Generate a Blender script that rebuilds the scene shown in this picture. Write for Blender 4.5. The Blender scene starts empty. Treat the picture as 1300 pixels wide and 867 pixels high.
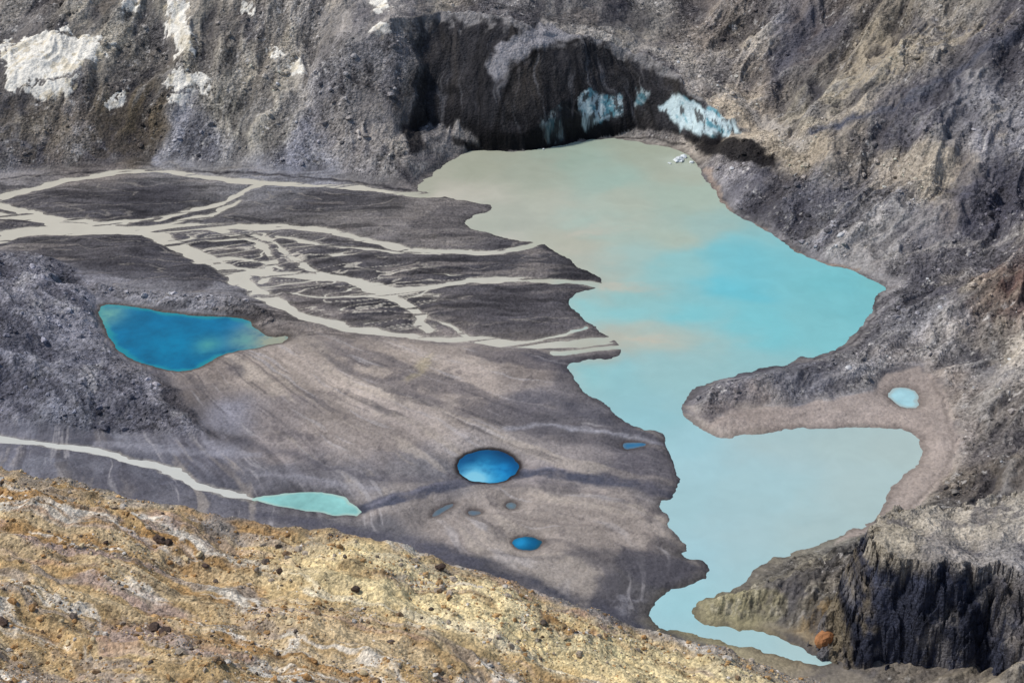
import bpy, math, numpy as np
from math import radians
rng=np.random.default_rng(7)
sc=bpy.context.scene
# ---------------------------------------------------------------- camera / projection of image pixels to the ground
CAMZ=400.0; DEP=radians(28.0); HF=radians(32.0)
F=650/math.tan(HF/2)
cam=bpy.data.cameras.new("camera"); cam.angle=HF; cam.clip_end=9000; cam.clip_start=1
co=bpy.data.objects.new("camera",cam); sc.collection.objects.link(co)
co.location=(0,0,CAMZ); co.rotation_euler=(radians(90)-DEP,0,0); sc.camera=co
cD,sD=math.cos(DEP),math.sin(DEP)
def rays(p):
    p=np.asarray(p,float); cx=(p[:,0]-650)/F; cy=(433.5-p[:,1])/F
    return cx, cD+cy*sD, -sD+cy*cD
def G(p):      # image pixels projected through the camera onto the flat valley floor
    dx,dy,dz=rays(p); t=CAMZ/-dz
    return np.stack([dx*t,dy*t],1)
# ---------------------------------------------------------------- noise
TAB=rng.random((6,256,256)).astype(np.float32)
def vn(x,y,k=0):
    T=TAB[k%6]; xi=np.floor(x); yi=np.floor(y); fx=(x-xi).astype(np.float32); fy=(y-yi).astype(np.float32)
    fx=fx*fx*(3-2*fx); fy=fy*fy*(3-2*fy)
    xi=xi.astype(np.int32)&255; yi=yi.astype(np.int32)&255; x1=(xi+1)&255; y1=(yi+1)&255
    a=T[yi,xi]; b=T[yi,x1]; c=T[y1,xi]; d=T[y1,x1]
    return (a+(b-a)*fx)+((c+(d-c)*fx)-(a+(b-a)*fx))*fy
def cell(x,y,k=0):
    return TAB[k%6][np.floor(y).astype(np.int32)&255,np.floor(x).astype(np.int32)&255]
def fbm(x,y,o=4,k=0,g=0.5):   # approx -1..1
    s=0;a=1;t=0
    for i in range(o):
        s=s+a*(vn(x,y,k+i)*2-1); t+=a; a*=g
        x,y=(0.8*x-0.6*y)*2.03+17.3,(0.6*x+0.8*y)*2.03+5.1
    return s/t*1.4
def fbs(x,y,o=4,k=0,g=0.5):   # un-rotated octaves: keeps stretched grain
    s=0;a=1;t=0
    for i in range(o):
        s=s+a*(vn(x,y,k+i)*2-1); t+=a; a*=g
        x,y=x*2.03+17.3,y*1.8+5.1
    return s/t*1.4
def ridg(x,y,o=4,k=0,g=0.5):
    s=0;a=1;t=0
    for i in range(o):
        s=s+a*(1-np.abs(vn(x,y,k+i)*2-1)*1.6); t+=a; a*=g
        x,y=(0.8*x-0.6*y)*2.03+7.3,(0.6*x+0.8*y)*2.03+3.1
    return s/t
def ss(a,b,x):
    t=np.clip((x-a)/(b-a),0,1); return t*t*(3-2*t)
def lin(c):
    c=np.asarray(c,float)/255.; return np.where(c<=0.04045,c/12.92,((c+0.055)/1.055)**2.4)
def chaikin(P,n=1,closed=True):
    P=np.asarray(P,float)
    for _ in range(n):
        if closed:
            Q=np.roll(P,-1,0); P=np.stack([.75*P+.25*Q,.25*P+.75*Q],1).reshape(-1,P.shape[1])
        else:
            A=P[:-1];B=P[1:]; M=np.stack([.75*A+.25*B,.25*A+.75*B],1).reshape(-1,P.shape[1])
            P=np.vstack([P[:1],M[1:-1],P[-1:]])
    return P
def sdf(X,Y,P):
    X=np.asarray(X,np.float32);Y=np.asarray(Y,np.float32)
    d2=np.full(X.shape,1e12,np.float32); ins=np.zeros(X.shape,bool)
    for i in range(len(P)):
        ax,ay=P[i]; bx,by=P[(i+1)%len(P)]; ex=bx-ax; ey=by-ay
        L=ex*ex+ey*ey
        if L<1e-9: continue
        wx=X-np.float32(ax); wy=Y-np.float32(ay); t=np.clip((wx*np.float32(ex)+wy*np.float32(ey))/np.float32(L),0,1)
        qx=wx-np.float32(ex)*t; qy=wy-np.float32(ey)*t
        np.minimum(d2,qx*qx+qy*qy,out=d2)
        if ay!=by: ins^=((ay>Y)!=(by>Y))&(wx<np.float32(ex/ey)*wy)
    return np.where(ins,-1,1)*np.sqrt(d2)
def boxed(X,Y,P,m,fn,default):
    out=np.full(X.shape,default,np.float32)
    P=np.asarray(P); k=(X>P[:,0].min()-m)&(X<P[:,0].max()+m)&(Y>P[:,1].min()-m)&(Y<P[:,1].max()+m)
    if k.any(): out[k]=fn(X[k],Y[k])
    return out
def seg_river(X,Y,P):   # P: x,y,halfwidth
    d=np.full(X.shape,1e3,np.float32)
    for i in range(len(P)-1):
        ax,ay,aw=P[i];bx,by,bw=P[i+1];ex=bx-ax;ey=by-ay;L=ex*ex+ey*ey+1e-9
        wx=X-ax;wy=Y-ay;t=np.clip((wx*ex+wy*ey)/L,0,1)
        d=np.minimum(d,np.hypot(wx-ex*t,wy-ey*t)-(aw+(bw-aw)*t))
    return d
# ---------------------------------------------------------------- outlines (image pixel coordinates)
LAKE=[(525,240),(545,222),(580,200),(600,190),(640,192),(690,190),(725,182),(760,176),(800,178),(850,187),(880,200),(893,225),(905,240),(925,268),(955,285),(985,300),(1010,320),(1045,335),(1080,342),(1105,355),(1130,367),(1108,378),(1105,400),(1085,425),(1070,440),(1020,455),(960,470),(905,485),(880,495),(866,512),(870,530),(890,550),(920,558),(940,550),(1000,545),(1060,542),(1110,543),(1150,545),(1170,560),(1165,590),(1140,610),(1125,635),(1110,660),(1080,675),(1040,690),(1000,700),(960,725),(935,745),(900,755),(880,765),(876,780),(890,792),(930,797),(965,795),(985,808),(1020,822),(1050,833),(1060,845),(1010,838),(950,822),(900,807),(850,802),(825,794),(822,775),(835,758),(870,745),(905,730),(900,715),(868,708),(868,690),(855,675),(840,650),(838,640),(858,634),(862,605),(848,575),(845,554),(820,545),(800,540),(770,515),(740,497),(725,480),(718,462),(745,457),(785,455),(792,440),(770,425),(735,400),(723,385),(735,370),(765,362),(760,350),(720,330),(700,315),(690,310),(655,306),(625,297),(600,290),(585,283),(602,275),(625,267),(620,259),(590,256),(560,250)]
FLOOR=[(-500,250),(-200,245),(0,228),(60,219),(130,213),(200,210),(300,215),(380,220),(450,228),(520,238),(545,222),(580,199),(690,188),(760,174),(800,176),(850,185),(885,200),(905,238),(925,266),(955,283),(985,298),(1010,316),(1045,331),(1080,338),(1135,365),(1114,380),(1110,402),(1090,427),(1072,444),(1020,459),(960,474),(905,489),(873,513),(878,530),(895,545),(915,532),(925,524),(1000,520),(1060,510),(1110,500),(1123,478),(1170,466),(1195,500),(1218,560),(1205,600),(1165,645),(1120,668),(1060,689),(1000,704),(960,729),(935,749),(900,759),(884,768),(882,780),(895,788),(930,793),(970,791),(1000,808),(1060,832),(1080,850),(1100,880),(1100,960),(-500,960)]
HUM=[(-300,325),(0,322),(60,328),(100,345),(118,370),(140,440),(165,462),(195,474),(230,500),(262,545),(280,562),(200,562),(100,556),(0,548),(-300,520)]
RIM=[(96,356),(150,370),(230,377),(310,383),(345,398),(352,412),(330,418),(315,402),(230,396),(160,384),(118,380)]
OUTC=[(886,775),(905,764),(960,752),(1000,738),(1040,712),(1095,690),(1110,760),(1095,830),(1060,822),(1010,800),(970,788),(920,790)]
PONDS={
 "blue_pond":[(122,390),(140,386),(180,391),(230,400),(280,402),(315,405),(328,420),(345,430),(365,425),(362,434),(335,440),(310,443),(280,450),(262,462),(235,473),(200,468),(165,456),(145,440),(132,415)],
 "tiny_pond":[(74,366),(85,362),(100,364),(98,370),(82,371)],
 "round_pond":[(619+39*math.cos(a),592+21*math.sin(a)) for a in np.linspace(0,2*math.pi,25)[:-1]],
 "small_pond":[(790,565),(800,561),(816,562),(822,565),(808,569),(794,569)],
 "small_pond.001":[(648,688),(662,682),(680,682),(690,688),(682,697),(668,700),(654,697)],
 "small_pond.002":[(640,641),(648,637),(656,640),(653,646),(644,646)],
 "small_pond.003":[(593,650),(601,647),(610,650),(604,655),(596,654)],
 "small_pond.004":[(547,655),(556,646),(572,640),(575,642),(566,649),(552,656)],
 "turquoise_pond":[(318,633),(345,627),(400,624),(432,628),(448,638),(462,655),(430,654),(380,647),(345,641)],
 "pale_pond":[(1123,500),(1140,492),(1158,493),(1168,504),(1164,517),(1148,517),(1133,510)],
}
K=.33
RIV=[
 [(-60,262,14),(0,250,13),(60,235,10),(130,221,8),(200,217,8),(270,226,9),(330,232,9),(400,236,8),(450,238,8),(500,244,9),(560,249,10)],
 [(-60,250,8),(0,262,12),(40,274,9),(100,284,8),(160,282,8),(230,273,7),(280,262,6),(305,246,7),(330,234,8)],
 [(-60,315,26),(0,302,22),(60,292,17),(140,294,15),(200,295,14),(270,288,11),(340,285,10),(420,293,9),(480,309,9),(560,320,8),(640,322,7),(670,312,8),(720,300,8)],
 [(0,275,8),(60,280,10),(80,290,9)],
 [(190,298,14),(240,320,12),(290,342,14),(320,368,13),(370,396,10),(440,415,9),(520,430,9),(600,432,9),(680,437,11),(740,438,12),(800,430,12)],
 [(300,345,12),(380,350,9),(430,352,9),(480,365,9),(510,370,10),(570,360,7),(640,354,7),(700,356,7),(770,364,6)],
 [(320,296,4),(360,318,5),(400,345,6),(450,360,6),(500,378,8),(530,400,7),(545,420,7)],
 [(370,372,4),(440,379,4),(500,374,6)],[(270,292,5),(330,308,5),(350,335,6),(335,360,7)],
 [(520,395,3),(560,412,3),(600,430,3)],[(350,300,3),(430,312,3),(500,318,4),(560,322,3)],
 [(640,436,6),(700,430,6),(740,418,4)],[(700,448,5),(750,447,5),(795,440,7)],
 [(250,335,4),(300,325,4),(360,340,5)],
 [(60,286,8),(130,287,5),(200,290,7),(260,276,5),(310,255,5)],
 [(-50,553,6),(0,557,6),(60,564,5),(130,574,5),(180,584,5),(220,600,5),(260,618,5),(325,634,6)],
]
WEB=[(205,298),(330,290),(430,305),(470,330),(560,345),(600,352),(560,372),(540,400),(560,425),(500,420),(430,405),(360,392),(310,360),(260,330)]
gLAKE=chaikin(G(LAKE),1); gFLOOR=G(FLOOR); gHUM=G(HUM); gRIM=G(RIM); gWEB=G(WEB); gOUT=G(OUTC)
gP={k:chaikin(G(v),1) for k,v in PONDS.items()}
gR=[]
for r in RIV:
    r=np.array(r,float); g=G(r[:,:2]); g=np.column_stack([g,r[:,2]*K]); gR.append(chaikin(g,2,False))
# glacier front: foot line, upper edge
GB=[(350,205),(400,208),(450,215),(500,212),(530,200),(545,185),(580,188),(640,193),(690,190),(725,183),(760,176),(800,172),(850,180),(885,192),(930,205),(985,228),(1010,235)]
GR=[(350,150),(375,120),(410,88),(440,60),(500,30),(560,18),(620,20),(665,34),(690,46),(740,50),(800,66),(850,92),(880,122),(940,162),(985,200),(1010,222)]
b=G(GB); SF=1.05
gb_a=b[:,0]/b[:,1]; gb_y=b[:,1]
dx,dy,dz=rays(GR); ra=dx/dy; yb_=np.interp(ra,gb_a,gb_y); t=(CAMZ+SF*yb_)/(SF*dy-dz)
gr_y=dy*t; gr_z=CAMZ+dz*t; gr_a=ra
AL,AR=(492-650)/F/.93,(560-650)/F/.93
def glac(X,Y):
    a=X/Y+fbm(X/14,Y/14,3,2)*.005
    yb=np.interp(a,gb_a,gb_y); yr=np.interp(a,gr_a,gr_y); zr=np.interp(a,gr_a,gr_z)
    win=ss(gr_a[0],gr_a[2],a)*(1-ss(gr_a[-3],gr_a[-1],a))
    q=(Y-yb)/np.maximum(yr-yb,1)
    f=np.clip(q,0,1)
    icy=ss(AL,AR,a-.016*(q-.5))
    steep=.42*f+.58*f**.5             # dark ice: steep foot, rounded brow
    prof=np.where(f>0,steep*icy+(.95*f+.05*np.sqrt(f))*(1-icy),0)
    h=zr*prof+np.maximum(Y-yr,0)*0.22
    return h*win,q,win,a,icy
def waterdist(X,Y):
    Xw=X+fbm(X/9,Y/9,4,1,.6)*1.9; Yw=Y+fbm(X/9+40,Y/9,4,3,.6)*2.6
    dl=sdf(Xw,Yw,gLAKE)
    dp={k:boxed(X,Y,P,14,lambda a,c,P=P:sdf(a+fbm(a/6,c/6,3,1)*.9,c+fbm(a/6,c/6,3,2)*.9,P),1e3) for k,P in gP.items()}
    dr=np.full(X.shape,1e3,np.float32)
    for P in gR: dr=np.minimum(dr,boxed(X,Y,P,16,lambda a,c,P=P:seg_river(a+fbm(a/16,c/16,4,4)*3.4,c+fbm(a/20+9,c/12,4,5)*3.4,P)+fbm(a/11,c/5,3,1)*1.3,1e3))
    u_=X*.97+Y*.25; v_=-X*.25+Y*.97
    bar=(fbs(u_/26+fbm(X/30,Y/30,2,2)*.6,v_/3.4,3,1,.55)-.50)*5.5      # gravel bars inside the channels
    dr=np.where((dr<0)&(Y>735),np.maximum(dr,np.minimum(bar,.9)),dr)
    def web(a,c):
        s=sdf(a,c,gWEB); u=a*.97+c*.25; v=-a*.25+c*.97
        r=np.abs(fbs(u/34+fbm(a/20,c/20,2,3)*.3,v/8,2,2)); return np.where(s<0,0,s)*1.+ (r-.035)*11
    dr=np.minimum(dr,boxed(X,Y,gWEB,6,web,1e3))
    return dl,dr,dp
def height(X,Y,full=False):
    X=np.asarray(X,np.float32);Y=np.asarray(Y,np.float32)
    dl,dr,dp=waterdist(X,Y)
    dW=np.minimum(dl,dr)
    for v in dp.values(): dW=np.minimum(dW,v)
    Xw=X+fbm(X/22,Y/22,3,0)*3; Yw=Y+fbm(X/22+31,Y/22,3,2)*3
    dF=sdf(Xw,Yw,gFLOOR); d=np.maximum(dF,0)
    back=ss(820,1000,Y); low=1-ss(560,640,Y)
    s=.36+.17*back-.12*low
    g=1-np.exp(-d/14)
    wr=ss(40,170,X)                       # flutes: straight down the back wall, oblique on the right flank
    wx_=fbm(X/50,Y/50,3,1)*9
    cR=X*.80-Y*.60+wx_; lR=X*.60+Y*.80; cB=X*.985-Y*.17+wx_; lB=Y
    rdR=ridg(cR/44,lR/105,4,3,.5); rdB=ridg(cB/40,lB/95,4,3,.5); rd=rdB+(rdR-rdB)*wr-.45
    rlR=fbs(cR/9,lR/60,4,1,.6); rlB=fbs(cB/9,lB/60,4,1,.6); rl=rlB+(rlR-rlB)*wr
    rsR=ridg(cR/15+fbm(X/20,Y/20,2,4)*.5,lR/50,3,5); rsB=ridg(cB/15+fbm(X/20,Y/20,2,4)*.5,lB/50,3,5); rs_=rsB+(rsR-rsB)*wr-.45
    lf_=1-.45*ss(-60,-160,X)*ss(850,950,Y)
    h=s*d*(1+.28*fbm(X/90,Y/90,2,4))+g*lf_*(rd*17*(.35+.65*ss(10,70,d))+rs_*5.0+rl*1.4+fbm(X/17,Y/17,4,0)*2.2+(ridg(X/7,Y/7,4,2)-.4)*1.7+fbm(X/2.6,Y/2.6,3,1)*.5)
    h=np.maximum(h,d*.12)
    gh,q,win,a,icy=glac(X,Y)
    face=(q>0)*(q<1.02)*win
    am=a+(a-AR*.2)*.25*np.clip(q,0,1)
    fl=(ridg(am*150+fbm(X/25,Y/12,3,2)*.5,gh/60,4,1)-.45)*1.2+fbm(am*300,gh/7,3,3)*.5+fbm(X/22,gh/16,3,0)*2.8
    fl=fl*icy+(fbm(X/9,Y/9,5,2,.6)*1.4)*(1-icy)
    gh2=gh+np.where(gh>.5,np.where(q<1,fl*ss(0,.12,q)*(1-.5*ss(.85,1,q)),fbm(X/12,Y/12,4,2)*2+(ridg(X/8,Y/8,4,2)-.4)*1.5),0)
    isg=ss(-1.5,1.5,gh2-h)*(gh>.4)
    h=np.maximum(h,gh2)
    oc=np.maximum(-boxed(X,Y,gOUT,1,lambda a_,c_:sdf(a_+fbm(a_/7,c_/7,3,1)*2,c_+fbm(a_/7,c_/7,3,3)*2,gOUT),1.0),0)
    h=h+np.minimum(oc*.55,5)*(1+.4*fbm(X/9,Y/5,4,2))+ss(0,3,oc)*(ridg((X*.8-Y*.6)/3.5,(X*.6+Y*.8)/9,4,2)-.4)*2.4
    # left hummocky moraine and pond rim
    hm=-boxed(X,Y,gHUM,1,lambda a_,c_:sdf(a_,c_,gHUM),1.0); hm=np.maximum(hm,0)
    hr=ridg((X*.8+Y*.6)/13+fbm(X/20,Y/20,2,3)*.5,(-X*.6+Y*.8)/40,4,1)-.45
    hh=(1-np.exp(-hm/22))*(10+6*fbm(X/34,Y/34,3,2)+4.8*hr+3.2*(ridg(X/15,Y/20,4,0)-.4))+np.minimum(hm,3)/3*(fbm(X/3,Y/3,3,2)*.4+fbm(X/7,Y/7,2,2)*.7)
    rm=np.maximum(-boxed(X,Y,gRIM,1,lambda a_,c_:sdf(a_,c_,gRIM),1.0),0)
    hh=hh+np.minimum(rm*.4,2.4)*(1+.6*fbm(X/5,Y/5,3,1))
    plain=.12+np.clip(dW*.18,0,1.7)+ (ridg(X/26,Y/7,4,5)-.4)*1.1*ss(0,6,dW)*(dF<0)+fbm(X/5,Y/3,3,3)*.25*ss(0,4,dW)
    plain=np.maximum(plain,.05)
    z=plain+(h+np.maximum(hh,0))*ss(0,5,dW+.4*d*(dF>0))
    z=np.where(dW<0,np.maximum(dW*.28,-2.5),z*ss(-.2,.8,dW)+.0)
    if full: return z,dict(dl=dl,dr=dr,dp=dp,dW=dW,dF=dF,face=face*isg,q=q,win=win,ga=a,am=am,icy=icy,isg=isg,hm=hm,rm=rm,rd=rd,rl=rl,rs=rs_,oc=oc,hr=hr)
    return z
def hit(p,hf,t0,t1,n=420):
    dx,dy,dz=rays(p); ts=np.linspace(0,1,n)[None,:]
    T0=(CAMZ-t0)/-dz; T1=(CAMZ-t1)/-dz; T=T0[:,None]+(T1-T0)[:,None]*ts
    X=dx[:,None]*T;Y=dy[:,None]*T;Z=CAMZ+dz[:,None]*T
    H=hf(X.ravel(),Y.ravel()).reshape(X.shape)
    k=np.argmax(Z<=H+.02,axis=1); k=np.where((Z<=H+.02).any(1),k,n-1); i=np.arange(len(k))
    return np.stack([X[i,k],Y[i,k]],1)
def W(p): return hit(p,height,130,-.3)
# ---------------------------------------------------------------- mesh helpers
def mesh_from(name,V,Fc,mat,col=None,attrs=None,smooth=True):
    me=bpy.data.meshes.new(name); n=Fc.shape[1]
    me.vertices.add(len(V)); me.vertices.foreach_set("co",np.ascontiguousarray(V,np.float32).ravel())
    me.loops.add(Fc.size); me.loops.foreach_set("vertex_index",np.ascontiguousarray(Fc,np.int32).ravel())
    me.polygons.add(len(Fc)); me.polygons.foreach_set("loop_start",(np.arange(len(Fc))*n).astype(np.int32))
    me.polygons.foreach_set("use_smooth",np.full(len(Fc),smooth,bool))
    me.update(calc_edges=True)
    if col is not None:
        c=np.ones((len(V),4),np.float32); c[:,:3]=col
        a=me.attributes.new("Col",'FLOAT_COLOR','POINT'); a.data.foreach_set("color",c.ravel())
    for k,v in (attrs or {}).items():
        a=me.attributes.new(k,'FLOAT','POINT'); a.data.foreach_set("value",np.ascontiguousarray(v,np.float32).ravel())
    me.materials.append(mat)
    o=bpy.data.objects.new(name,me); sc.collection.objects.link(o); return o
def quads(nr,nc):
    i=np.arange(nr*nc).reshape(nr,nc)
    return np.stack([i[:-1,:-1],i[:-1,1:],i[1:,1:],i[1:,:-1]],-1).reshape(-1,4)
def subset(V,Fc,keep,*arr):
    Fk=Fc[keep]; u,inv=np.unique(Fk,return_inverse=True)
    return V[u],inv.reshape(Fk.shape),[a[u] for a in arr]
# ---------------------------------------------------------------- materials
def ground_mat(name,f1,f2,bump,rough=.9,spk=.55):
    m=bpy.data.materials.new(name); m.use_nodes=True; nt=m.node_tree; N=nt.nodes; L=nt.links
    bs=N["Principled BSDF"]; bs.inputs["Specular IOR Level"].default_value=.15
    tc=N.new("ShaderNodeTexCoord"); at=N.new("ShaderNodeAttribute"); at.attribute_name="Col"
    rk=N.new("ShaderNodeAttribute"); rk.attribute_name="rock"
    def noise(s,d,r=.6):
        n=N.new("ShaderNodeTexNoise"); n.inputs["Scale"].default_value=s; n.inputs["Detail"].default_value=d; n.inputs["Roughness"].default_value=r
        L.new(tc.outputs["Object"],n.inputs["Vector"]); return n
    def ma(op,a,b):
        n=N.new("ShaderNodeMath"); n.operation=op
        for i,v in enumerate((a,b)):
            if isinstance(v,(int,float)): n.inputs[i].default_value=v
            else: L.new(v,n.inputs[i])
        return n.outputs[0]
    n1=noise(f1,9,.65); n2=noise(f2,7,.72)
    vo=N.new("ShaderNodeTexVoronoi"); vo.inputs["Scale"].default_value=f2*1.3; L.new(tc.outputs["Object"],vo.inputs["Vector"])
    sep=N.new("ShaderNodeSeparateColor"); L.new(vo.outputs["Color"],sep.inputs[0])
    a=ma('SUBTRACT',n1.outputs[0],.5); b_=ma('SUBTRACT',n2.outputs[0],.5); c=ma('SUBTRACT',sep.outputs[0],.5)
    v=ma('MULTIPLY',a,1.4); v2=ma('ADD',ma('MULTIPLY',b_,3.4),ma('MULTIPLY',c,spk)); amt=ma('ADD',ma('MULTIPLY',rk.outputs["Fac"],.95),.12)
    v=ma('ADD',ma('ADD',ma('MULTIPLY',v,ma('ADD',ma('MULTIPLY',rk.outputs["Fac"],.7),.3)),ma('MULTIPLY',v2,amt)),1.04)
    v=ma('MAXIMUM',v,.2)
    mx=N.new("ShaderNodeVectorMath"); mx.operation='SCALE'; L.new(at.outputs["Color"],mx.inputs[0]); L.new(v,mx.inputs["Scale"])
    L.new(mx.outputs[0],bs.inputs["Base Color"]); bs.inputs["Roughness"].default_value=rough
    bp=N.new("ShaderNodeBump"); bp.inputs["Distance"].default_value=bump
    hh=ma('ADD',ma('MULTIPLY',n2.outputs[0],1.),ma('MULTIPLY',vo.outputs["Distance"],-.5))
    L.new(ma('MULTIPLY',hh,amt),bp.inputs["Height"]); bp.inputs["Strength"].default_value=1
    L.new(bp.outputs[0],bs.inputs["Normal"])
    return m
def water_mat(name,rough=.12,spec=.35,bump=.02):
    m=bpy.data.materials.new(name); m.use_nodes=True; N=m.node_tree.nodes; L=m.node_tree.links
    bs=N["Principled BSDF"]; bs.inputs["Specular IOR Level"].default_value=spec; bs.inputs["Roughness"].default_value=rough
    at=N.new("ShaderNodeAttribute"); at.attribute_name="Col"; tc=N.new("ShaderNodeTexCoord")
    n=N.new("ShaderNodeTexNoise"); n.inputs["Scale"].default_value=.12; n.inputs["Detail"].default_value=6; L.new(tc.outputs["Object"],n.inputs["Vector"])
    mr=N.new("ShaderNodeMapRange"); mr.inputs[3].default_value=.95; mr.inputs[4].default_value=1.05; L.new(n.outputs[0],mr.inputs[0])
    mx=N.new("ShaderNodeVectorMath"); mx.operation='SCALE'; L.new(at.outputs["Color"],mx.inputs[0]); L.new(mr.outputs[0],mx.inputs["Scale"]); L.new(mx.outputs[0],bs.inputs["Base Color"])
    n2=N.new("ShaderNodeTexNoise"); n2.inputs["Scale"].default_value=.9; n2.inputs["Detail"].default_value=4; L.new(tc.outputs["Object"],n2.inputs["Vector"])
    bp=N.new("ShaderNodeBump"); bp.inputs["Distance"].default_value=bump; L.new(n2.outputs[0],bp.inputs["Height"]); L.new(bp.outputs[0],bs.inputs["Normal"])
    return m
M_ter=ground_mat("moraine_ground",.035,.55,1.3)
M_fg=ground_mat("ochre_limestone",.25,3.6,.2,spk=.7)
M_knob=ground_mat("slate_rock",.09,.8,.9)
M_lake=water_mat("glacial_milk_water",.15,.2); M_pond=water_mat("clear_pond_water",.08,.3)
# ---------------------------------------------------------------- valley terrain grid
tt=np.linspace(-1.04,1.04,1300); ext=np.array([1.08,1.15,1.25,1.4,1.6,1.9,2.4,3.2,4.5])
tt=np.concatenate([-ext[::-1],tt,ext])
yy=np.concatenate([np.linspace(300,480,20)[:-1],np.linspace(480,800,420)[:-1],np.linspace(800,1150,640),1150+np.array([2,5,9,15,24,38,60,95,150,230,340,500,750,1100,1600])])
hw=.287*(.883*yy+188)
X=(tt[None,:]*hw[:,None]).astype(np.float32); Y=np.repeat(yy[:,None],len(tt),1).astype(np.float32)
sh=X.shape; X=X.ravel();Y=Y.ravel()
Z,I=height(X,Y,True)
far=ss(1250,2400,Y); Z=Z*(1-far*.35)
# --- colours
CT=[(30,20,140,134,126),(60,150,114,109,105),(20,190,130,126,125),(170,150,104,93,76),(100,180,120,113,109),(150,50,164,156,141),(190,30,157,151,139),(300,60,166,158,145),(300,150,161,155,142),(235,180,146,145,148),(380,190,142,142,148),(330,120,158,152,141),(420,70,130,126,124),(450,150,132,128,126),(420,15,150,144,138),(560,5,138,133,130),(800,20,148,143,136),(740,20,154,149,142),(900,30,132,123,114),(900,90,158,151,144),(960,130,184,170,150),(1000,70,120,117,121),(1060,110,148,141,127),(1120,60,174,162,140),(1200,40,152,145,135),(1280,30,124,120,122),(1160,150,126,123,127),(1250,130,136,134,136),(1180,210,176,165,148),(1240,250,108,106,112),(1290,200,130,128,132),(1040,195,174,162,144),(960,230,138,135,138),(1050,260,144,142,146),(1130,300,156,152,149),(1200,330,138,134,135),(1280,370,108,86,78),(1292,425,198,188,174),(1180,400,144,142,143),(1230,470,152,148,145),(1280,540,142,135,128),(1250,600,134,123,106),(1000,485,122,121,126),(1090,470,144,141,141),(930,505,118,116,120),(1230,560,156,147,140),(1190,640,138,131,118),
(40,350,144,142,148),(60,400,136,135,142),(60,470,130,130,138),(100,530,122,123,131),(180,500,134,133,140),(220,380,148,146,149),(250,545,140,138,145),(0,520,116,115,123),
(180,250,74,72,76),(60,262,88,85,87),(440,258,80,78,81),(560,280,128,122,118),(450,285,122,117,114),(160,330,72,70,74),(100,310,86,83,85),(250,345,74,72,76),(450,330,88,85,87),(600,340,74,72,76),(690,335,78,76,79),(650,395,84,81,84),(480,400,72,70,74),(690,455,92,88,91),(420,425,128,120,115),
(350,480,162,150,140),(500,465,170,158,147),(620,480,166,155,147),(250,475,134,124,117),(230,500,120,112,108),(400,540,148,139,135),(500,550,144,136,134),(600,540,160,151,145),(650,560,149,142,138),(740,530,104,101,104),(700,500,124,119,120),(810,545,104,101,104),(700,590,146,138,136),(790,590,110,106,110),(350,590,116,114,119),(450,600,122,119,122),(750,620,106,104,108),(560,680,146,137,133),(700,660,164,154,146),(780,670,158,148,140),(820,640,132,126,123),(820,720,86,85,89),(870,715,82,80,83),(700,720,124,118,116),(520,640,148,140,135),(200,585,98,98,106),(280,600,103,102,109),(560,600,124,122,125),(640,625,146,138,132),(600,700,102,99,100),(480,670,108,106,109),(750,760,88,86,91),
(1190,560,168,155,145),(950,538,156,144,136),(1190,500,166,154,143),(1150,620,155,145,134),(940,770,158,149,118),(900,775,148,140,112),(1040,730,158,149,130),(1060,790,165,146,112),(1100,700,140,136,124),(1020,760,150,142,120),(1080,840,116,110,102)]
CT=np.array(CT,float); cp=W(CT[:,:2]); cc=lin(CT[:,2:])
def shep(X,Y,P,Cc,wa,sc_,pw=2.0,eps=40):
    Xw=X+fbm(X/sc_,Y/sc_,4,1)*wa; Yw=Y+fbm(X/sc_+50,Y/sc_+9,4,3)*wa
    S=np.zeros(X.shape,np.float32); R=np.zeros(X.shape+(3,),np.float32)
    for (px,py),c in zip(P,Cc):
        w=(1/((Xw-px)**2+(Yw-py)**2*.8+eps)**pw).astype(np.float32)
        S+=w; R+=w[:,None]*c.astype(np.float32)
    return R/S[:,None]
C=shep(X,Y,cp,cc,16,34)
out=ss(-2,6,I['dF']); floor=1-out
def mul(f): 
    global C
    C=C*f[:,None]
def mixc(c,a):
    global C
    C=C+(lin(c)[None,:].astype(np.float32)-C)*np.clip(a,0,1)[:,None].astype(np.float32)
def paint(pts,col,amt=1.,soft=2.,wp=3.,ws=9.,thr=None):
    global C
    P=W(pts); m=soft+wp+4
    k=np.where((X>P[:,0].min()-m)&(X<P[:,0].max()+m)&(Y>P[:,1].min()-m)&(Y<P[:,1].max()+m))[0]
    if len(k)==0: return k,None
    x=X[k];y=Y[k]; s=sdf(x+fbm(x/ws,y/ws,4,0,.6)*wp,y+fbm(x/ws+8,y/ws,4,4,.6)*wp,P)
    a=(1-ss(-soft,soft,s))*amt
    if thr is not None: a=a*ss(thr-.15,thr+.15,fbm(x/5,y/5,4,2,.65))
    C[k]=C[k]+(lin(col)[None,:]-C[k])*a[:,None]; return k,a
def line(pts,w,col,amt=1.,soft=1.5,wp=2.):
    global C
    P=chaikin(W(pts),2,False); P=np.column_stack([P,np.full(len(P),w/2)]); m=w+soft+wp+3
    k=np.where((X>P[:,0].min()-m)&(X<P[:,0].max()+m)&(Y>P[:,1].min()-m)&(Y<P[:,1].max()+m))[0]
    x=X[k];y=Y[k]; s=seg_river(x+fbm(x/8,y/8,3,0)*wp,y+fbm(x/8+8,y/8,3,4)*wp,P)
    a=(1-ss(-soft,soft,s))*amt*(1+.5*fbm(x/5,y/5,4,2,.6)); a=np.clip(a,0,1); C[k]=C[k]+(lin(col)[None,:]-C[k])*a[:,None]; return k,a
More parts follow.
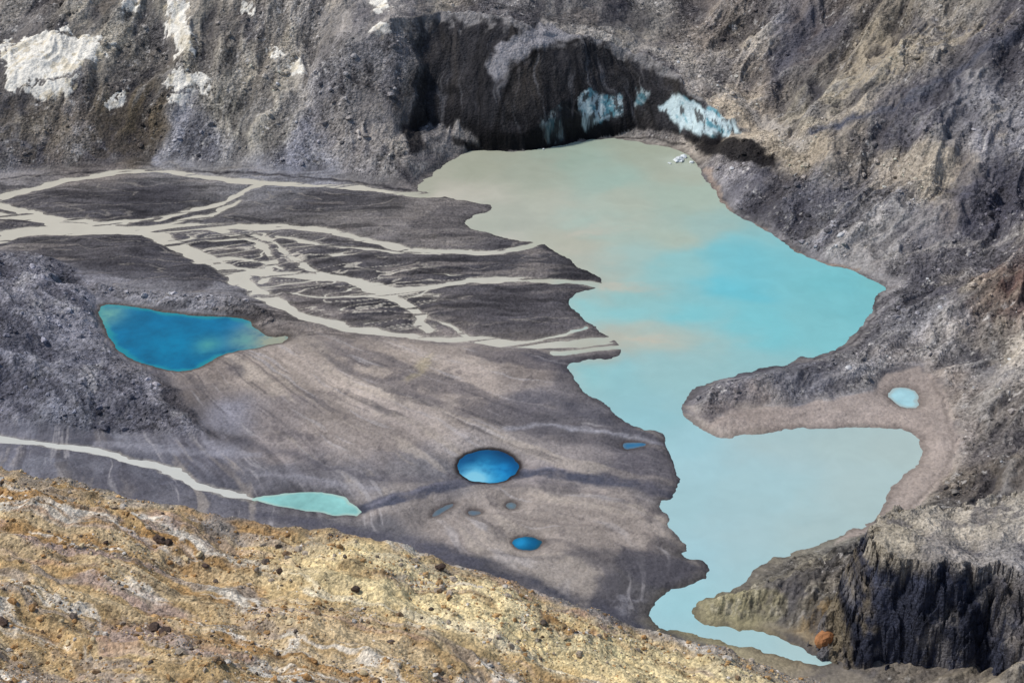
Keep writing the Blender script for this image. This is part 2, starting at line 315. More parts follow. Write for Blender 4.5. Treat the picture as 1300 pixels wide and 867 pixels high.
# sand lobes of the fan
paint([(330,442),(400,420),(520,434),(640,440),(705,470),(690,492),(620,505),(590,545),(500,575),(420,585),(380,545),(400,500),(340,500),(280,490)],(166,154,143),.5,5,6,16)
paint([(540,652),(600,626),(700,616),(800,626),(842,655),(858,690),(800,690),(740,700),(660,712),(590,695),(530,672)],(166,155,146),.6,4,5,14)
paint([(560,540),(640,545),(720,560),(790,580),(760,592),(680,590),(600,575)],(156,148,144),.5,4,5,14)
n_a=fbm(X/20,Y/20,5,2,.6); n_b=fbm(X/6,Y/6,5,4,.62)
scree=ss(-.05,.35,fbm(X/26+11,Y/34,4,5,.55))      # smooth fine debris aprons
mul(1.05+out*(n_a*.26+n_b*.3*(1-.6*scree)+I['rl']*.3))
mixc((196,184,163),out*ss(.15,.6,fbm(X/38+3,Y/38,5,0,.6))*.45*ss(5,25,I['dF']))
mixc((82,82,92),out*ss(.2,.6,fbm(X/30,Y/44+8,5,3,.6))*.55)
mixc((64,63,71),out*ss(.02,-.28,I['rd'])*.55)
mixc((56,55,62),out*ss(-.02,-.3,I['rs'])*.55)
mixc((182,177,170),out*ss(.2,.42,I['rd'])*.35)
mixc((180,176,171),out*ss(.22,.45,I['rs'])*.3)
mixc((98,84,72),out*ss(.4,.7,fbm(X/45+8,Y/45+8,5,5,.6))*.3)
mixc((216,211,204),out*ss(.45,.75,fbm(X/3.2,Y/3.2,4,5,.7))*.6*(1-.7*scree))
mixc((46,45,50),out*ss(.42,.75,fbm(X/3.5+9,Y/3.5,4,2,.7))*.65*(1-.7*scree))
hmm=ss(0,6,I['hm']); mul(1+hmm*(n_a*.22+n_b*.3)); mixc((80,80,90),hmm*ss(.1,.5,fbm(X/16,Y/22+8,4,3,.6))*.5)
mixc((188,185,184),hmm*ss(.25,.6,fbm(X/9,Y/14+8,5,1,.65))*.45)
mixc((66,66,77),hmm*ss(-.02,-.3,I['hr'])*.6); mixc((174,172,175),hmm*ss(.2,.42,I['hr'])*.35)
fl=(1-out)*(1-hmm)
isl=fl*ss(735,770,Y)
gr=fbs(X/42,Y/5+fbm(X/30,Y/30,2,1)*1.4,5,3,.62)
mul(1+isl*(gr*.45+fbm(X/7,Y/2.5,4,1,.6)*.22-.08))
mixc((146,138,132),isl*ss(.3,.65,fbs(X/50+4,Y/8,4,5,.6))*.5)
mixc((40,39,43),isl*ss(.15,.6,fbs(X/35+9,Y/6,4,0,.6))*.6)
ap=G([(150,360)])[0]; A=np.arctan2(Y-ap[1],X-ap[0]); R=np.hypot(X-ap[0],Y-ap[1])
An=A+fbm(X/120,Y/120,2,2)*.09+fbm(X/34,Y/34,3,3)*.018
fan=fl*(1-ss(735,770,Y))
f1=fbs(An*18,R/150,5,4,.62); f2=fbs(An*46,R/90,4,1,.65); f3=fbs(An*10+4,R/170,3,0,.5)
mul(1+fan*(f1*.22+f2*.14+n_b*.11+n_a*.12))
mixc((192,180,165),fan*ss(.15,.5,fbs(An*22+7,R/110,4,2,.6)+.4*n_a)*.4)
mixc((82,80,87),fan*ss(.15,.5,f3+.5*n_a)*.6)
mixc((72,70,75),fan*ss(.35,.6,fbs(An*36+3,R/60,4,5,.65)+.3*n_b)*.45)
mixc((72,69,75),fan*ss(.35,.75,fbm(X/9,Y/14,5,1,.65))*.45)
mixc((186,181,180),fan*ss(.42,.7,fbs(An*54+13,R/40,4,0,.65))*.4)
rock=.12+.88*np.maximum(out*(1-.45*scree),np.maximum(hmm,ss(0,1.5,I['rm'])))
rock=np.maximum(rock,isl*.42); rock=np.maximum(rock,fan*.22)
line([(455,648),(520,630),(580,614),(640,603),(710,602),(790,612),(850,625)],7,(80,82,94),.9)
line([(470,640),(560,615),(640,598),(720,596)],1.5,(130,128,138),.6)
line([(200,478),(225,510),(262,545),(300,560)],7,(86,82,84),.7,3)
line([(300,560),(400,585),(480,612),(580,608)],5,(88,86,93),.6,3)
line([(660,506),(710,508),(760,530),(830,560)],9,(86,85,92),.7,4)
line([(640,545),(700,540),(780,548),(840,565)],2,(176,175,182),.55,1.5)
line([(840,560),(862,590),(860,622)],3,(76,75,80),.7)
line([(560,700),(640,735),(720,765),(800,795),(900,830)],12,(76,76,84),.85,4)
line([(330,655),(420,668),(520,690),(600,715)],7,(88,87,96),.8,3)
line([(330,600),(420,612),(480,622)],3,(160,158,164),.5,2)
line([(100,560),(200,590),(300,620)],4,(78,79,88),.6,3)
line([(590,612),(680,618),(780,632),(835,650)],1.5,(96,92,94),.5,1.5)
line([(600,648),(680,660),(760,668),(830,680)],1.2,(110,103,100),.5,1.2)
line([(620,700),(690,708),(760,702),(830,700)],2.5,(96,92,94),.6,2)
paint([(780,690),(830,700),(870,712),(900,722),(870,742),(830,750),(790,725)],(80,78,84),.8)
paint([(775,760),(800,750),(820,765),(800,785)],(160,158,163),.35,2,4,6,.1)
paint([(840,560),(862,605),(858,630),(820,628),(760,600),(790,585)],(94,91,97),.5)
paint([(530,458),(556,447),(545,468),(518,486)],(198,184,140),.3,2.5,5)
line([(120,565),(250,575),(330,575)],4,(160,159,167),.4,2)
paint([(560,262),(620,259),(625,267),(590,285),(610,300),(560,300),(520,285)],(84,81,84),.5)
paint([(890,548),(925,522),(1000,518),(1060,508),(1112,498),(1125,474),(1170,464),(1198,500),(1220,560),(1205,602),(1160,650),(1110,672),(1060,690),(1130,610),(1165,560),(1100,540),(940,548)],(166,153,144),.85,1.5,2)
mul(1+ss(.3,0,out)*(X>90)*(Y<790)*(n_a*.12+n_b*.08))
line([(1185,480),(1210,550),(1200,600),(1150,650)],1.5,(128,118,110),.6,1)
line([(895,215),(908,245),(930,275),(960,288),(1000,318),(1040,336),(1085,343)],3.2,(168,151,138),.8,1)
line([(1110,372),(1112,400),(1092,428),(1060,448)],1.6,(84,80,82),.8,1)
line([(868,512),(905,490),(990,468),(1065,446)],1.6,(76,72,77),.8,1)
line([(0,228),(130,214),(300,217),(450,232),(520,242)],2,(54,52,56),.8,1)
for p in ([(3,85),(20,55),(60,44),(132,50),(128,75),(95,90),(40,100),(10,118)],[(30,108),(98,100),(95,118),(50,127)],[(203,-10),(238,-5),(242,40),(250,76),(230,70),(215,35)],[(208,98),(262,98),(264,118),(215,116)],[(470,-12),(498,-12),(494,14),(478,14)],[(470,36),(498,34),(495,46),(474,48)],[(340,68),(360,70),(356,80)],[(370,84),(392,82),(388,96),(372,98)],[(132,128),(165,120),(158,130),(136,140)],[(0,58),(14,50),(10,70),(0,75)],[(212,126),(246,124),(240,136),(216,136)],[(305,8),(322,10),(318,20)],[(150,0),(190,0),(185,6),(155,8)]):
    k,a=paint(p,(240,235,222),.97,.6,6,5)
    if a is not None: paint(p,(208,194,164),.6,.8,3,6,.28); Z[k]+=a*.5; rock[k]*=(1-.6*a)
line([(222,10),(232,50),(240,90),(243,130)],3,(215,204,180),.6)
line([(243,120),(232,150),(222,190),(200,205)],7,(162,161,166),.7)
line([(385,160),(380,190),(372,215)],10,(146,146,155),.7,4)
paint([(0,130),(60,125),(130,135),(205,130),(210,180),(150,210),(60,215),(0,200)],(90,81,68),.5,6,8,20,-.1)
paint([(920,130),(1000,160),(1060,190),(1010,225),(960,185)],(188,174,152),.6,4,6)
line([(700,30),(780,45),(850,70),(910,110),(970,150),(1020,185)],9,(174,167,158),.75,4)
line([(560,8),(640,10),(720,28),(800,50)],4,(66,63,64),.5,2)
line([(1300,45),(1240,70),(1180,110),(1100,150),(1030,165)],5,(82,85,97),.75,3)
line([(1040,5),(1010,60),(975,120)],8,(92,91,99),.7,4)
line([(1230,200),(1180,170),(1100,160)],4,(78,77,85),.5,3)
line([(1300,290),(1200,310),(1120,330)],3,(174,168,160),.5,3)
paint([(1080,50),(1180,30),(1280,20),(1200,70),(1110,110),(1040,125)],(180,167,144),.5,6,8,20,-.1)
paint([(1130,190),(1200,190),(1240,215),(1180,245),(1110,235)],(186,174,156),.6,4,7,12)
paint([(1260,330),(1320,320),(1320,400),(1230,400)],(94,78,72),.5,4,6,9,.1)
paint([(1275,432),(1320,415),(1320,446),(1285,450)],(214,204,190),.6,2,5,6,0)
paint([(1210,225),(1300,180),(1300,270),(1220,290)],(82,81,91),.6,5,8)
# glacier face
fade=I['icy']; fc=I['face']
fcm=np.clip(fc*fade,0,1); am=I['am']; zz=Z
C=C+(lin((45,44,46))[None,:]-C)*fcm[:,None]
st=fbs(am*210+fbm(X/25,Z/20,3,1)*.6,Z/50,5,3,.6); st2=fbm(am*900,Z/16,3,1)
mul(1+fcm*(st*.7+st2*.28))
mixc((84,78,72),fcm*ss(.1,.6,fbm(X/12,Z/40,4,5))*.3)
mixc((128,127,130),fcm*ss(.25,.7,fbs(am*260,Z/30,4,0))*.38)
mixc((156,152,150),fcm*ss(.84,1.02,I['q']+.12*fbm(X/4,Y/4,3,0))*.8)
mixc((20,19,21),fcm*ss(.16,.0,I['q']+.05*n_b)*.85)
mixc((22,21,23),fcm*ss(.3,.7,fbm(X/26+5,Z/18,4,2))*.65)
rock=rock*(1-.4*fcm)
paint([(618,90),(632,66),(655,44),(672,32),(700,30),(735,46),(712,56),(680,62),(655,84),(630,104)],(158,155,157),.9,2.5,4)
line([(735,52),(690,62),(650,92),(640,130),(628,180)],2.0,(18,17,18),.7,1.2)
paint([(410,95),(450,60),(505,38),(520,60),(500,110),(500,180),(470,200),(400,190),(385,140)],(128,125,127),.5,5,8,14)
paint([(470,70),(515,40),(515,60),(480,110),(430,140),(415,118)],(56,54,58),.7,3,8,8,.05)
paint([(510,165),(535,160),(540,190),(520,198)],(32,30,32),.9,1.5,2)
def icep(p,a_,dt=.25):
    P=W(p); pz=height(P[:,0],P[:,1]); Q=np.stack([P[:,0],pz],1)
    k=np.where((fcm>.2)&(X>P[:,0].min()-4)&(X<P[:,0].max()+4)&(np.abs(Y-P[:,1].mean())<40))[0]
    x=X[k]; z=Z[k]; s=sdf(x+fbm(x/5,z/5,4,0,.6)*2.6,z+fbm(x/5+8,z/5,4,4,.6)*2.6,Q)
    a=((1-ss(-1.0,1.0,s))*a_)
    n=fbm(x/7-z/9,z/4+x/9,5,2,.6); col=lin((196,214,216))[None,:]*(1-ss(.0,.4,n))[:,None]+lin((104,156,168))[None,:]*ss(.0,.4,n)[:,None]
    dirt=ss(dt,dt+.25,fbm(x/3.,z/6,5,5,.65))[:,None]; col=col+(lin((60,58,58))-col)*dirt*.9
    C[k]=C[k]+(col-C[k])*a[:,None]
    rock[k]=rock[k]*(1-.7*a)
icep([(736,124),(750,114),(768,120),(792,124),(790,146),(765,156),(738,170)],.9,.05)
icep([(805,120),(816,112),(824,120),(816,136),(808,142)],.5,.0)
icep([(836,138),(864,122),(894,136),(928,148),(940,170),(900,174),(862,168)],.98,.2)
icep([(688,150),(710,140),(712,180),(692,186)],.3,-.1)
paint([(880,176),(935,174),(985,195),(985,215),(935,205),(890,195)],(26,24,26),.95,2,2)  # shade of the cave under the brow, painted as near-black colour
paint([(572,176),(612,184),(610,192),(576,186)],(22,20,22),.9,1,1)  # dark of the foot notch, shade painted into the colour
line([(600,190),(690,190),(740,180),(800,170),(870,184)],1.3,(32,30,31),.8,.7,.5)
# river silt, wet margins, thread channels
dW=I['dW']; dr=I['dr']
silt=ss(1.6,.1,dr)*(I['dl']>0)
mixc((190,183,168),silt*.45*(.5+.5*ss(-.3,.3,n_b)))
wb=ss(8,-8,boxed(X,Y,gWEB,16,lambda a,c:sdf(a,c,gWEB),1e2))
u_=X*.97+Y*.25; v_=-X*.25+Y*.97
th=np.abs(fbs(u_/30+fbm(X/20,Y/20,3,3)*.4,v_/5,3,4)); mixc((198,191,177),fl*wb*ss(.09,.02,th)*.85)
th=np.abs(fbs(u_/60+4,Y/9+fbm(X/30,Y/30,3,0)*.8,3,1)); mixc((154,147,138),isl*(1-wb)*ss(.05,.012,th)*.45)
wet=ss(5,0,np.minimum(I['dl'],np.min([v for v in I['dp'].values()],axis=0)))*(dW>-1)
mul(1-.36*wet*(.6+.4*floor))
pr=ss(2.6,.6,I['dp']['round_pond']); mixc((42,37,37),pr*.95)
pb=ss(2.4,.3,I['dp']['blue_pond']); mixc((88,80,72),pb*.7)
for kk in ("small_pond","small_pond.001","small_pond.002","small_pond.003","small_pond.004"):
    mixc((88,79,77),ss(2.0,.2,I['dp'][kk])*.7)
paint([(880,768),(905,758),(960,748),(1000,760),(1000,780),(960,792),(900,788)],(158,150,118),.6,1.5,3)
paint([(1020,775),(1080,760),(1090,800),(1060,818),(1005,798)],(180,154,112),.6,3,5,8,0)
paint([(985,795),(1050,815),(1100,860),(1000,815)],(84,82,83),.8,2,3)
ocm=ss(0,2,I['oc']); mul(1+ocm*(fbs((X*.8-Y*.6)/3,(X*.6+Y*.8)/14,4,2,.6)*.45+n_b*.35+.12))
mixc((86,82,80),ocm*ss(.15,.5,fbm(X/5+4,Y/7,5,3,.65))*.6); mixc((190,182,162),ocm*ss(.3,.6,fbm(X/4+14,Y/5,5,1,.65))*.5)
C=np.clip(C,.006,.95)
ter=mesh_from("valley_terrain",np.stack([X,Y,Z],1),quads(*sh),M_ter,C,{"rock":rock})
# ---------------------------------------------------------------- water sheets
CW=[(545,235,182,182,164),(600,215,176,179,160),(680,215,174,180,163),(740,200,168,186,170),(820,195,176,183,164),(860,215,178,184,166),(700,260,188,190,172),(640,285,182,185,168),(800,250,184,191,174),(880,250,176,192,176),(752,288,176,196,182),(790,235,168,192,178),(850,300,182,195,178),(900,290,168,195,186),(720,300,190,188,168),(720,318,190,190,170),(745,357,190,187,168),(765,364,184,188,172),(700,356,194,190,172),(800,330,170,197,188),(860,340,150,201,199),(920,320,126,200,207),(960,330,124,200,208),(1000,340,128,200,206),(1060,360,124,198,203),(1110,365,126,195,196),(940,365,114,200,211),(800,370,150,200,197),(740,390,154,206,204),(790,400,146,205,205),(860,400,130,204,209),(950,410,129,203,208),(1040,420,134,200,203),(1080,400,128,198,202),(820,432,186,193,178),(850,428,176,196,186),(790,440,188,184,166),(740,444,190,186,168),(740,474,148,201,202),(800,480,150,200,202),(860,470,158,198,197),(940,455,153,199,199),(830,520,154,200,204),(880,560,165,205,210),(900,600,170,206,210),(1000,570,178,201,199),(1100,560,180,201,197),(1150,575,182,200,195),(1080,620,181,202,199),(960,630,172,204,206),(870,640,170,205,208),(930,690,176,203,204),(1020,670,179,202,200),(900,700,168,206,212),(860,760,164,208,213),(850,785,166,205,210),(930,808,176,208,210),(1020,828,180,208,208),(990,590,176,203,204)]
for r in RIV[:-1]:
    for p in r[::2]: 
        if p[0]<700: CW.append((p[0],p[1],208,202,187))
for p in RIV[-1][::2]: CW.append((p[0],p[1],210,209,201))
CW=np.array(CW,float); wp_=G(CW[:,:2])
Fq=quads(*sh); V0=np.stack([X,Y,np.zeros_like(X)],1)
def fmin(a): return a[Fq].min(1)
lakef=(fmin(I['dl'])<1.0)&(I['dl'][Fq].mean(1)<=.6)
dpall=np.min([v for v in I['dp'].values()],axis=0)
rivf=(fmin(dr)<.9)&~lakef&(fmin(dpall)>.9)
for nm,kf in (("glacial_lake",lakef),("braided_river",rivf)):
    V,Fk,(dd,)=subset(V0,Fq,kf,I['dl'])
    x=V[:,0];y=V[:,1]
    c=shep(x,y,wp_,lin(CW[:,2:]),13,30,1.9,110)
    sw=fbm(x/34+fbm(x/18,y/18,3,2)*1.0,y/20+fbm(x/18+5,y/18,3,4)*1.0,5,5,.6)
    if nm=="glacial_lake":
        for (px,py,ex,ey,ln,wd,am_) in [(765,362,.95,-.1,34,5,.5),(795,430,1,-.12,30,8,.7),(722,298,.9,.35,46,8,.55),(700,315,.9,-.3,30,5,.35)]:
            q=G([(px,py)])[0]; rx=x-q[0]; ry=y-q[1]+fbm(x/12,y/12,4,1,.6)*5; al=rx*ex+ry*ey; ac=-rx*ey+ry*ex; wdd=wd*(.5+np.clip(al,0,99)/ln)
            a=np.exp(-(ac/wdd)**2)*ss(-6,2,al)*ss(ln*1.3,ln*.3,al)*am_; a=np.clip(a*(1+.8*fbm(al/16,ac/3,5,3,.65)),0,1)
            c=c+(lin((198,194,176))-c)*a[:,None]
    c=c*(1+.05*sw[:,None])*np.array([.95,.955,.935])[None,:]
    V=V.copy(); V[:,2]=.0
    mesh_from(nm,V,Fk,M_lake,np.clip(c,0,1))
PC={"blue_pond":((0,108,146),(30,140,150)),"tiny_pond":((40,150,155),(70,150,140)),"round_pond":((0,76,130),(6,88,128)),"small_pond":((50,112,150),(85,118,138)),"small_pond.001":((5,84,122),(25,80,100)),"small_pond.002":((92,118,132),(105,116,118)),"small_pond.003":((92,112,126),(104,112,117)),"small_pond.004":((92,114,126),(104,112,117)),"turquoise_pond":((146,203,195),(175,203,188)),"pale_pond":((158,198,202),(170,190,186))}
for nm,(cin,cout) in PC.items():
    d=I['dp'][nm]; V,Fk,(dd,)=subset(V0,Fq,fmin(d)<.9,d)
    x=V[:,0];y=V[:,1]; n=fbm(x/10,y/10,5,2,.6)
    big=4. if nm=="blue_pond" else 2.
    w=ss(-big*.9,0,dd+n*big*.5)
    c=lin(cin)[None,:]*(1+.3*n[:,None])*(1-w[:,None])+lin(cout)[None,:]*w[:,None]
    def blob(px,py,r,col,amt):
        global c
        q=G([(px,py)])[0]; a=np.exp(-(((x-q[0])/r)**2+((y-q[1])/(r*1.3))**2))*amt*(1+.9*n); a=np.clip(a,0,1)[:,None]; c=c+(lin(col)[None,:]-c)*a
    if nm=="blue_pond":
        blob(135,400,8,(110,170,155),.8); blob(345,430,12,(160,162,138),1.2); blob(262,438,6,(80,160,150),.7); blob(312,432,7,(100,160,150),.8); blob(215,440,14,(0,128,165),.7)
    if nm=="round_pond":
        blob(640,582,8,(0,44,84),.9); blob(600,580,6,(0,52,96),.7); blob(632,598,6,(0,120,185),1.1); blob(612,603,8,(50,165,210),1.3); blob(604,607,5,(130,200,220),1.3)
    if nm=="small_pond.001": blob(660,688,3,(30,140,190),.8)
    mesh_from(nm,V,Fk,M_pond,np.clip(c,0,1))
# ---------------------------------------------------------------- slate outcrop (lower right)
PL=np.array([(131,516),(128,526),(134,540),(143,551),(165,557),(200,566),(320,590),(320,440),(250,452),(215,470),(190,486),(180,497),(168,508),(150,512)],float)
def kh(x,y):
    u=x*.94+y*.34; v=-x*.34+y*.94
    uw=u+fbm(x/8,y/8,2,0)*1.5
    blk=cell(uw/4.2,v/3.0,1)*3.4+cell(uw/1.9+7,v/1.6,2)*1.5
    w=fbm(x/11,y/11,3,1)*3.5+blk-2.4
    d=sdf(x,y,PL)+w
    zt=42-.13*(y-512)+fbm(x/20,y/20,3,3)*2.8+(ridg(x/9,y/9,4,2)-.4)*2.4+fbm(x/2.5,y/2.5,3,0)*.4
    led=np.maximum(d,0)
    drop=led*2.4; drop=drop+2.4*np.sin(drop/4.5+fbm(x/14,y/14,2,2)*3)*ss(0,3,drop)
    return zt-np.maximum(drop,0), d
kx=np.concatenate([np.arange(98,200,.2),np.arange(200,330,2.)]); ky=np.concatenate([np.arange(440,485,1.),np.arange(485,620,.22)])
KX,KY=np.meshgrid(kx,ky); shk=KX.shape; KX=KX.ravel().astype(np.float32);KY=KY.ravel().astype(np.float32)
KZ,kd=kh(KX,KY)
KZ=KZ+np.where(kd>0,fbm(KX/2.2,KZ/4,4,5)*.9+(ridg(KX/6,KZ/5,3,1)-.4)*1.2,0)
KZ=np.maximum(KZ,-3)
base=shep(KX,KY,np.array([(140,530),(160,540),(190,540),(150,520),(180,510),(200,520)]),lin([(168,159,142),(182,173,158),(170,163,151),(144,138,132),(148,144,141),(188,177,160)]),6,10,2,4)
kc=base*(1+.35*fbm(KX/6,KY/6,5,2,.65)[:,None])
tp=ss(.25,.55,fbm(KX/10,KY/10,5,4,.6)); kc=kc+(lin((88,86,92))-kc)*(tp*.6)[:,None]
cf=ss(.3,2.2,kd); strata=fbm(KX/3.2,KZ/6,5,1,.65)
kc2=lin((54,57,70))[None,:]*(1+.6*strata[:,None]+.45*fbs(KX/12,KZ/2.4,4,3)[:,None])
pale=ss(.2,.5,fbm(KX/8+3,KZ/8,5,0,.65))[:,None]; kc2=kc2+(lin((146,141,137))-kc2)*pale*.45
rp=(ss(166,180,KX+fbm(KX/5,KY/5,3,1)*5)*ss(8,20,KZ))[:,None]; kc2=kc2+(lin((170,160,148))-kc2)*rp*.6*(.5+.5*ss(-.3,.4,fbm(KX/4,KZ/4,4,2)))[:,None]
lf=(ss(129,120,KX+fbm(KX/4,KZ/4,3,2)*4)*ss(-.3,.3,fbm(KX/5,KZ/7,4,4)))[:,None]; kc2=kc2+(lin((150,136,108))-kc2)*lf*.6
kc=kc*(1-cf[:,None])+kc2*cf[:,None]
mesh_from("rock_outcrop",np.stack([KX,KY,KZ],1),quads(*shk),M_knob,np.clip(kc,.01,.9),{"rock":np.full(len(KX),.75)})
# ---------------------------------------------------------------- foreground hillside
CR=np.array([(-200,560),(0,589),(60,600),(130,620),(200,636),(260,650),(350,664),(420,672),(480,688),(560,704),(620,724),(700,754),(760,775),(830,800),(900,816),(960,836),(1000,850),(1100,868),(1200,888),(1400,930)],float)
dx,dy,dz=rays(CR); t=(118)/(dy+.28*dx); cx_=dx*t; cz_=CAMZ+dz*t
def fh(x,y,col=False):
    yc=118-.28*x; e=fbm(x/5,x*0+3.3,4,2)*.9
    zc=np.interp(x,cx_,cz_)+fbm(x/4,x*0,5,1,.6)*.4
    d=(yc+e)-y
    u=x*.86-y*.5; v=x*.5+y*.86
    z=zc+np.where(d>0,.16*d+.004*np.minimum(d,60)**2*.35,0)-np.where(d<0,-d*1.5+.0,0)
    uw=u+fbm(x/12,y/12,3,1)*4; vw=v+fbm(x/10,y/10,3,2)*2.5
    bumps=fbm(x/11,y/11,4,0)*1.2+(ridg(uw/16,vw/3.6,4,3)-.45)*1.3+(ridg(x/2.2,y/2.2,4,1)-.4)*.34+fbm(x/.7,y/.7,3,4)*.08
    return z+bumps*ss(-1,5,d)+np.where(d<3,fbm(x/2.5,y/2.5,4,3)*.5,0)-.3
fx=np.concatenate([np.array([-260,-180,-130,-100,-80,-65]),np.arange(-56,62,.1),np.array([64,70,80,100,140,200,300])])
fy=np.concatenate([np.array([-60,-20,20,45,60,68]),np.arange(74,142,.1),np.array([144,150,165,190,230,280,330,360,400])])
FX,FY=np.meshgrid(fx,fy); shf=FX.shape; FX=FX.ravel().astype(np.float32);FY=FY.ravel().astype(np.float32)
FZ=fh(FX,FY); FZ=np.maximum(FZ,-30)
u=FX*.9-FY*.43; v=FX*.43+FY*.9
ve=v+fbm(FX/14,FY/14,4,2,.6)*3.5+fbm(FX/2,FY/2,3,0)*.3; ue=u+fbm(FX/8,FY/8,3,4)*4
c0=lin(np.array((190,164,122))); fcx=np.repeat(c0[None,:],len(FX),0)
def fm(c,a):
    global fcx
    fcx=fcx+(lin(c)[None,:]-fcx)*np.clip(a,0,1)[:,None]
fm((168,130,84),ss(-.1,.4,fbs(ue/12,ve/3,5,1,.62))*.75)
fm((216,195,158),ss(0,.45,fbs(ue/14+8,ve/2.6,5,4,.62))*.8)
fm((166,155,146),ss(.1,.4,fbs(ue/14+3,ve/2.2,5,3,.65))*.75)
fm((230,223,210),ss(.22,.45,fbs(ue/9+30,ve/1.7,6,5,.64))*.85)
fm((100,86,72),ss(.3,.6,fbs(ue/4+30,ve/1.5+9,5,0,.66))*.6)
fm((184,158,148),ss(.2,.5,fbs(ue/10+60,ve/2.2+9,5,2,.65))*.5)
dcr=(118-.28*FX)-FY
fm((238,220,172),ss(-.35,.0,fbs(ue/14+5,ve/2.2,6,2,.65))*ss(16,8,dcr)*ss(0,3,dcr)*ss(-26,-10,FX)*.9)
fm((140,136,133),ss(6,1,dcr)*ss(-.1,.4,fbm(FX/4,FY/3,4,3))*.75)
fm((106,103,106),ss(1.5,-2,dcr))
fcx=fcx*(1+.26*fbm(FX/1.2,FY/1.2,4,1,.7)[:,None])*np.array([.97,.95,.91])
mesh_from("foreground_hillside",np.stack([FX,FY,FZ],1),quads(*shf),M_fg,np.clip(fcx,.01,.92),{"rock":np.full(len(FX),.75)})
# ---------------------------------------------------------------- stones
def ico():
    p=(1+5**.5)/2
    V=np.array([(-1,p,0),(1,p,0),(-1,-p,0),(1,-p,0),(0,-1,p),(0,1,p),(0,-1,-p),(0,1,-p),(p,0,-1),(p,0,1),(-p,0,-1),(-p,0,1)],float); V/=np.linalg.norm(V[0])
    Fc=np.array([(0,11,5),(0,5,1),(0,1,7),(0,7,10),(0,10,11),(1,5,9),(5,11,4),(11,10,2),(10,7,6),(7,1,8),(3,9,4),(3,4,2),(3,2,6),(3,6,8),(3,8,9),(4,9,5),(2,4,11),(6,2,10),(8,6,7),(9,8,1)])
    return V,Fc
def subdiv(V,Fc):
    E={};V=list(map(tuple,V));o=[]
    def mid(a,b):
        k=(min(a,b),max(a,b))
        if k not in E:
            m=(np.array(V[a])+np.array(V[b])); m/=np.linalg.norm(m); E[k]=len(V); V.append(tuple(m))
        return E[k]
    for a,b,c in Fc:
        x,y,z=mid(a,b),mid(b,c),mid(c,a); o+=[(a,x,z),(x,b,y),(z,y,c),(x,y,z)]
    return np.array(V),np.array(o)
IV,IF=ico(); IV1,IF1=subdiv(IV,IF)
def stones(name,xs,ys,zs,rs,cols,mat,V=IV,Fc=IF,flat=.65,j=(.65,1.25),rk=.5):
    n=len(xs); nv=len(V)
    jit=rng.uniform(j[0],j[1],(n,nv,1)); P=V[None]*jit
    sc3=np.stack([rng.uniform(.8,1.4,n),rng.uniform(.7,1.1,n),rng.uniform(.5,.9,n)*flat/.65],1); P=P*sc3[:,None,:]
    a=rng.uniform(0,6.28,n); ca,sa=np.cos(a),np.sin(a)
    x=P[...,0]*ca[:,None]-P[...,1]*sa[:,None]; y=P[...,0]*sa[:,None]+P[...,1]*ca[:,None]
    P=np.stack([x,y,P[...,2]],-1)*rs[:,None,None]; P+=np.stack([xs,ys,zs+rs*.15],1)[:,None,:]
    FF=(Fc[None]+(np.arange(n)*nv)[:,None,None]).reshape(-1,3)
    return mesh_from(name,P.reshape(-1,3),FF,mat,np.repeat(cols,nv,0),{"rock":np.full(n*nv,rk)},smooth=False)
n=90000
sx=rng.uniform(-52,58,n); sy=rng.uniform(76,134,n); keep=(sy<118-.28*sx+1)
cl=fbm(sx/5,sy/4,4,2,.6); keep&=(cl+rng.uniform(-.6,.6,n)>.05); sx,sy=sx[keep],sy[keep]; n=len(sx)
rs=np.clip(.055*(rng.pareto(2.6,n)+.7),.04,.34)
pal=lin([(186,150,104),(172,134,90),(168,155,138),(208,188,150),(130,108,84),(98,88,80),(214,206,194)])
cl=pal[rng.choice(7,n,p=[.25,.16,.22,.15,.11,.05,.06])]*rng.uniform(.75,1.2,(n,1))
stones("scattered_stones",sx,sy,fh(sx,sy),rs,cl,M_fg)
q=hit([(203,688),(215,692),(355,727),(452,750),(262,727),(5,792),(197,800),(210,803),(135,690),(560,722),(590,716)],fh,360,280)
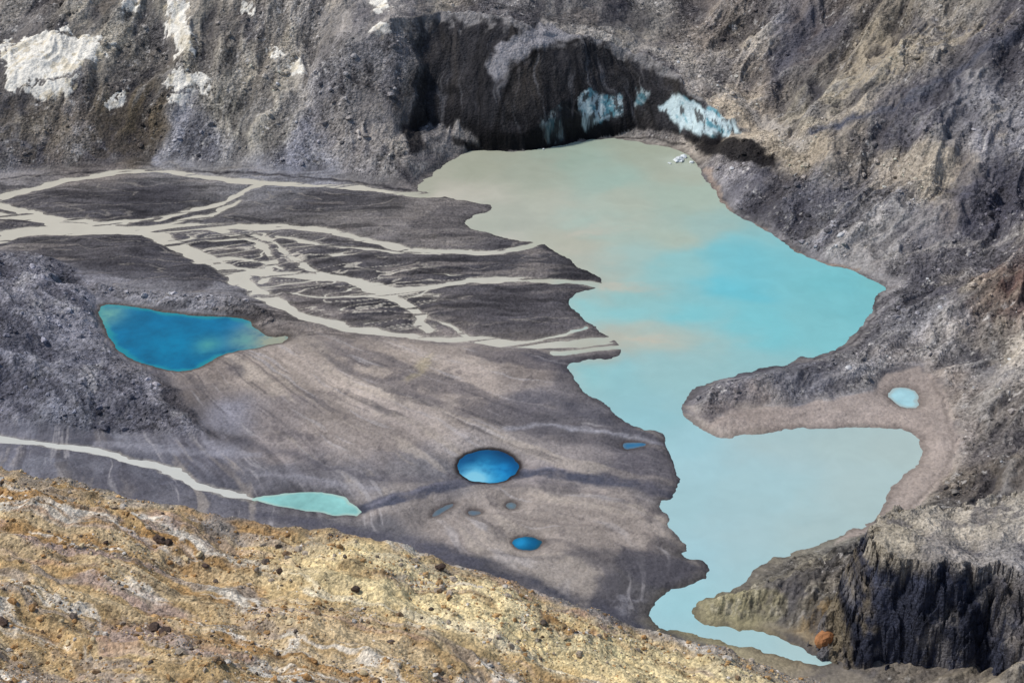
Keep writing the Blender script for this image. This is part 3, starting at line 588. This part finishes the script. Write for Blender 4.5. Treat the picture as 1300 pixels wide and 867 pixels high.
stones("dark_boulders",q[:,0],q[:,1],fh(q[:,0],q[:,1])+.1,np.array([.5,.35,.3,.3,.25,.4,.55,.5,.25,.4,.45]),lin([(84,70,62)]*11),M_fg,IV1,IF1)
n=140000
k=rng.integers(0,len(X),n); ok=(np.abs(X[k])<340)&(Y[k]>490)&(Y[k]<1150)&(dW[k]>.8)&((rock[k]>.7))&(rng.random(n)<.2+.75*(vn(X[k]/14,Y[k]/14,2)>.5))&(fcm[k]<.3); k=k[ok]; n=len(k)
rs=np.clip(.26*(rng.pareto(2.5,n)+.6),.16,2.1)
cl=np.clip(C[k]*rng.uniform(.5,2.1,(n,1)),.02,.62)
stones("moraine_boulders",X[k],Y[k],Z[k],rs,cl,M_ter)
p=W([(1047,818)]); IV2,IF2=subdiv(IV1,IF1)
stones("orange_boulder",p[:,0],p[:,1],height(p[:,0],p[:,1])+1.6,np.array([3.8]),lin([(168,118,80)]),M_knob,IV2,IF2,.75,(.95,1.03),.2)
P=G([(862,204),(868,200),(878,207),(850,208),(690,190)]); stones("iceberg",P[:,0],P[:,1],np.full(5,.2),np.array([3.2,2.,1.2,.9,.8]),lin([(235,240,240)]*5),M_pond,IV1,IF1,.5)
# ---------------------------------------------------------------- light
w=bpy.data.worlds.new("World"); sc.world=w; w.use_nodes=True; nt=w.node_tree
sky=nt.nodes.new("ShaderNodeTexSky"); sky.sky_type='NISHITA'; sky.sun_disc=False
SE,SA=radians(52),radians(-80)
sky.sun_elevation=SE; sky.sun_rotation=SA
nt.links.new(sky.outputs[0],nt.nodes["Background"].inputs[0]); nt.nodes["Background"].inputs[1].default_value=.115
sl=bpy.data.lights.new("sun",'SUN'); sl.energy=2.95; sl.angle=radians(6); sl.color=(1,.95,.88)
so=bpy.data.objects.new("sun",sl); sc.collection.objects.link(so)
from mathutils import Vector
dv=Vector((math.sin(SA)*math.cos(SE),math.cos(SA)*math.cos(SE),math.sin(SE)))
so.rotation_euler=dv.to_track_quat('Z','Y').to_euler(); so.location=(0,0,600)
sc.view_settings.view_transform='Standard'; sc.view_settings.look='None'; sc.view_settings.exposure=0
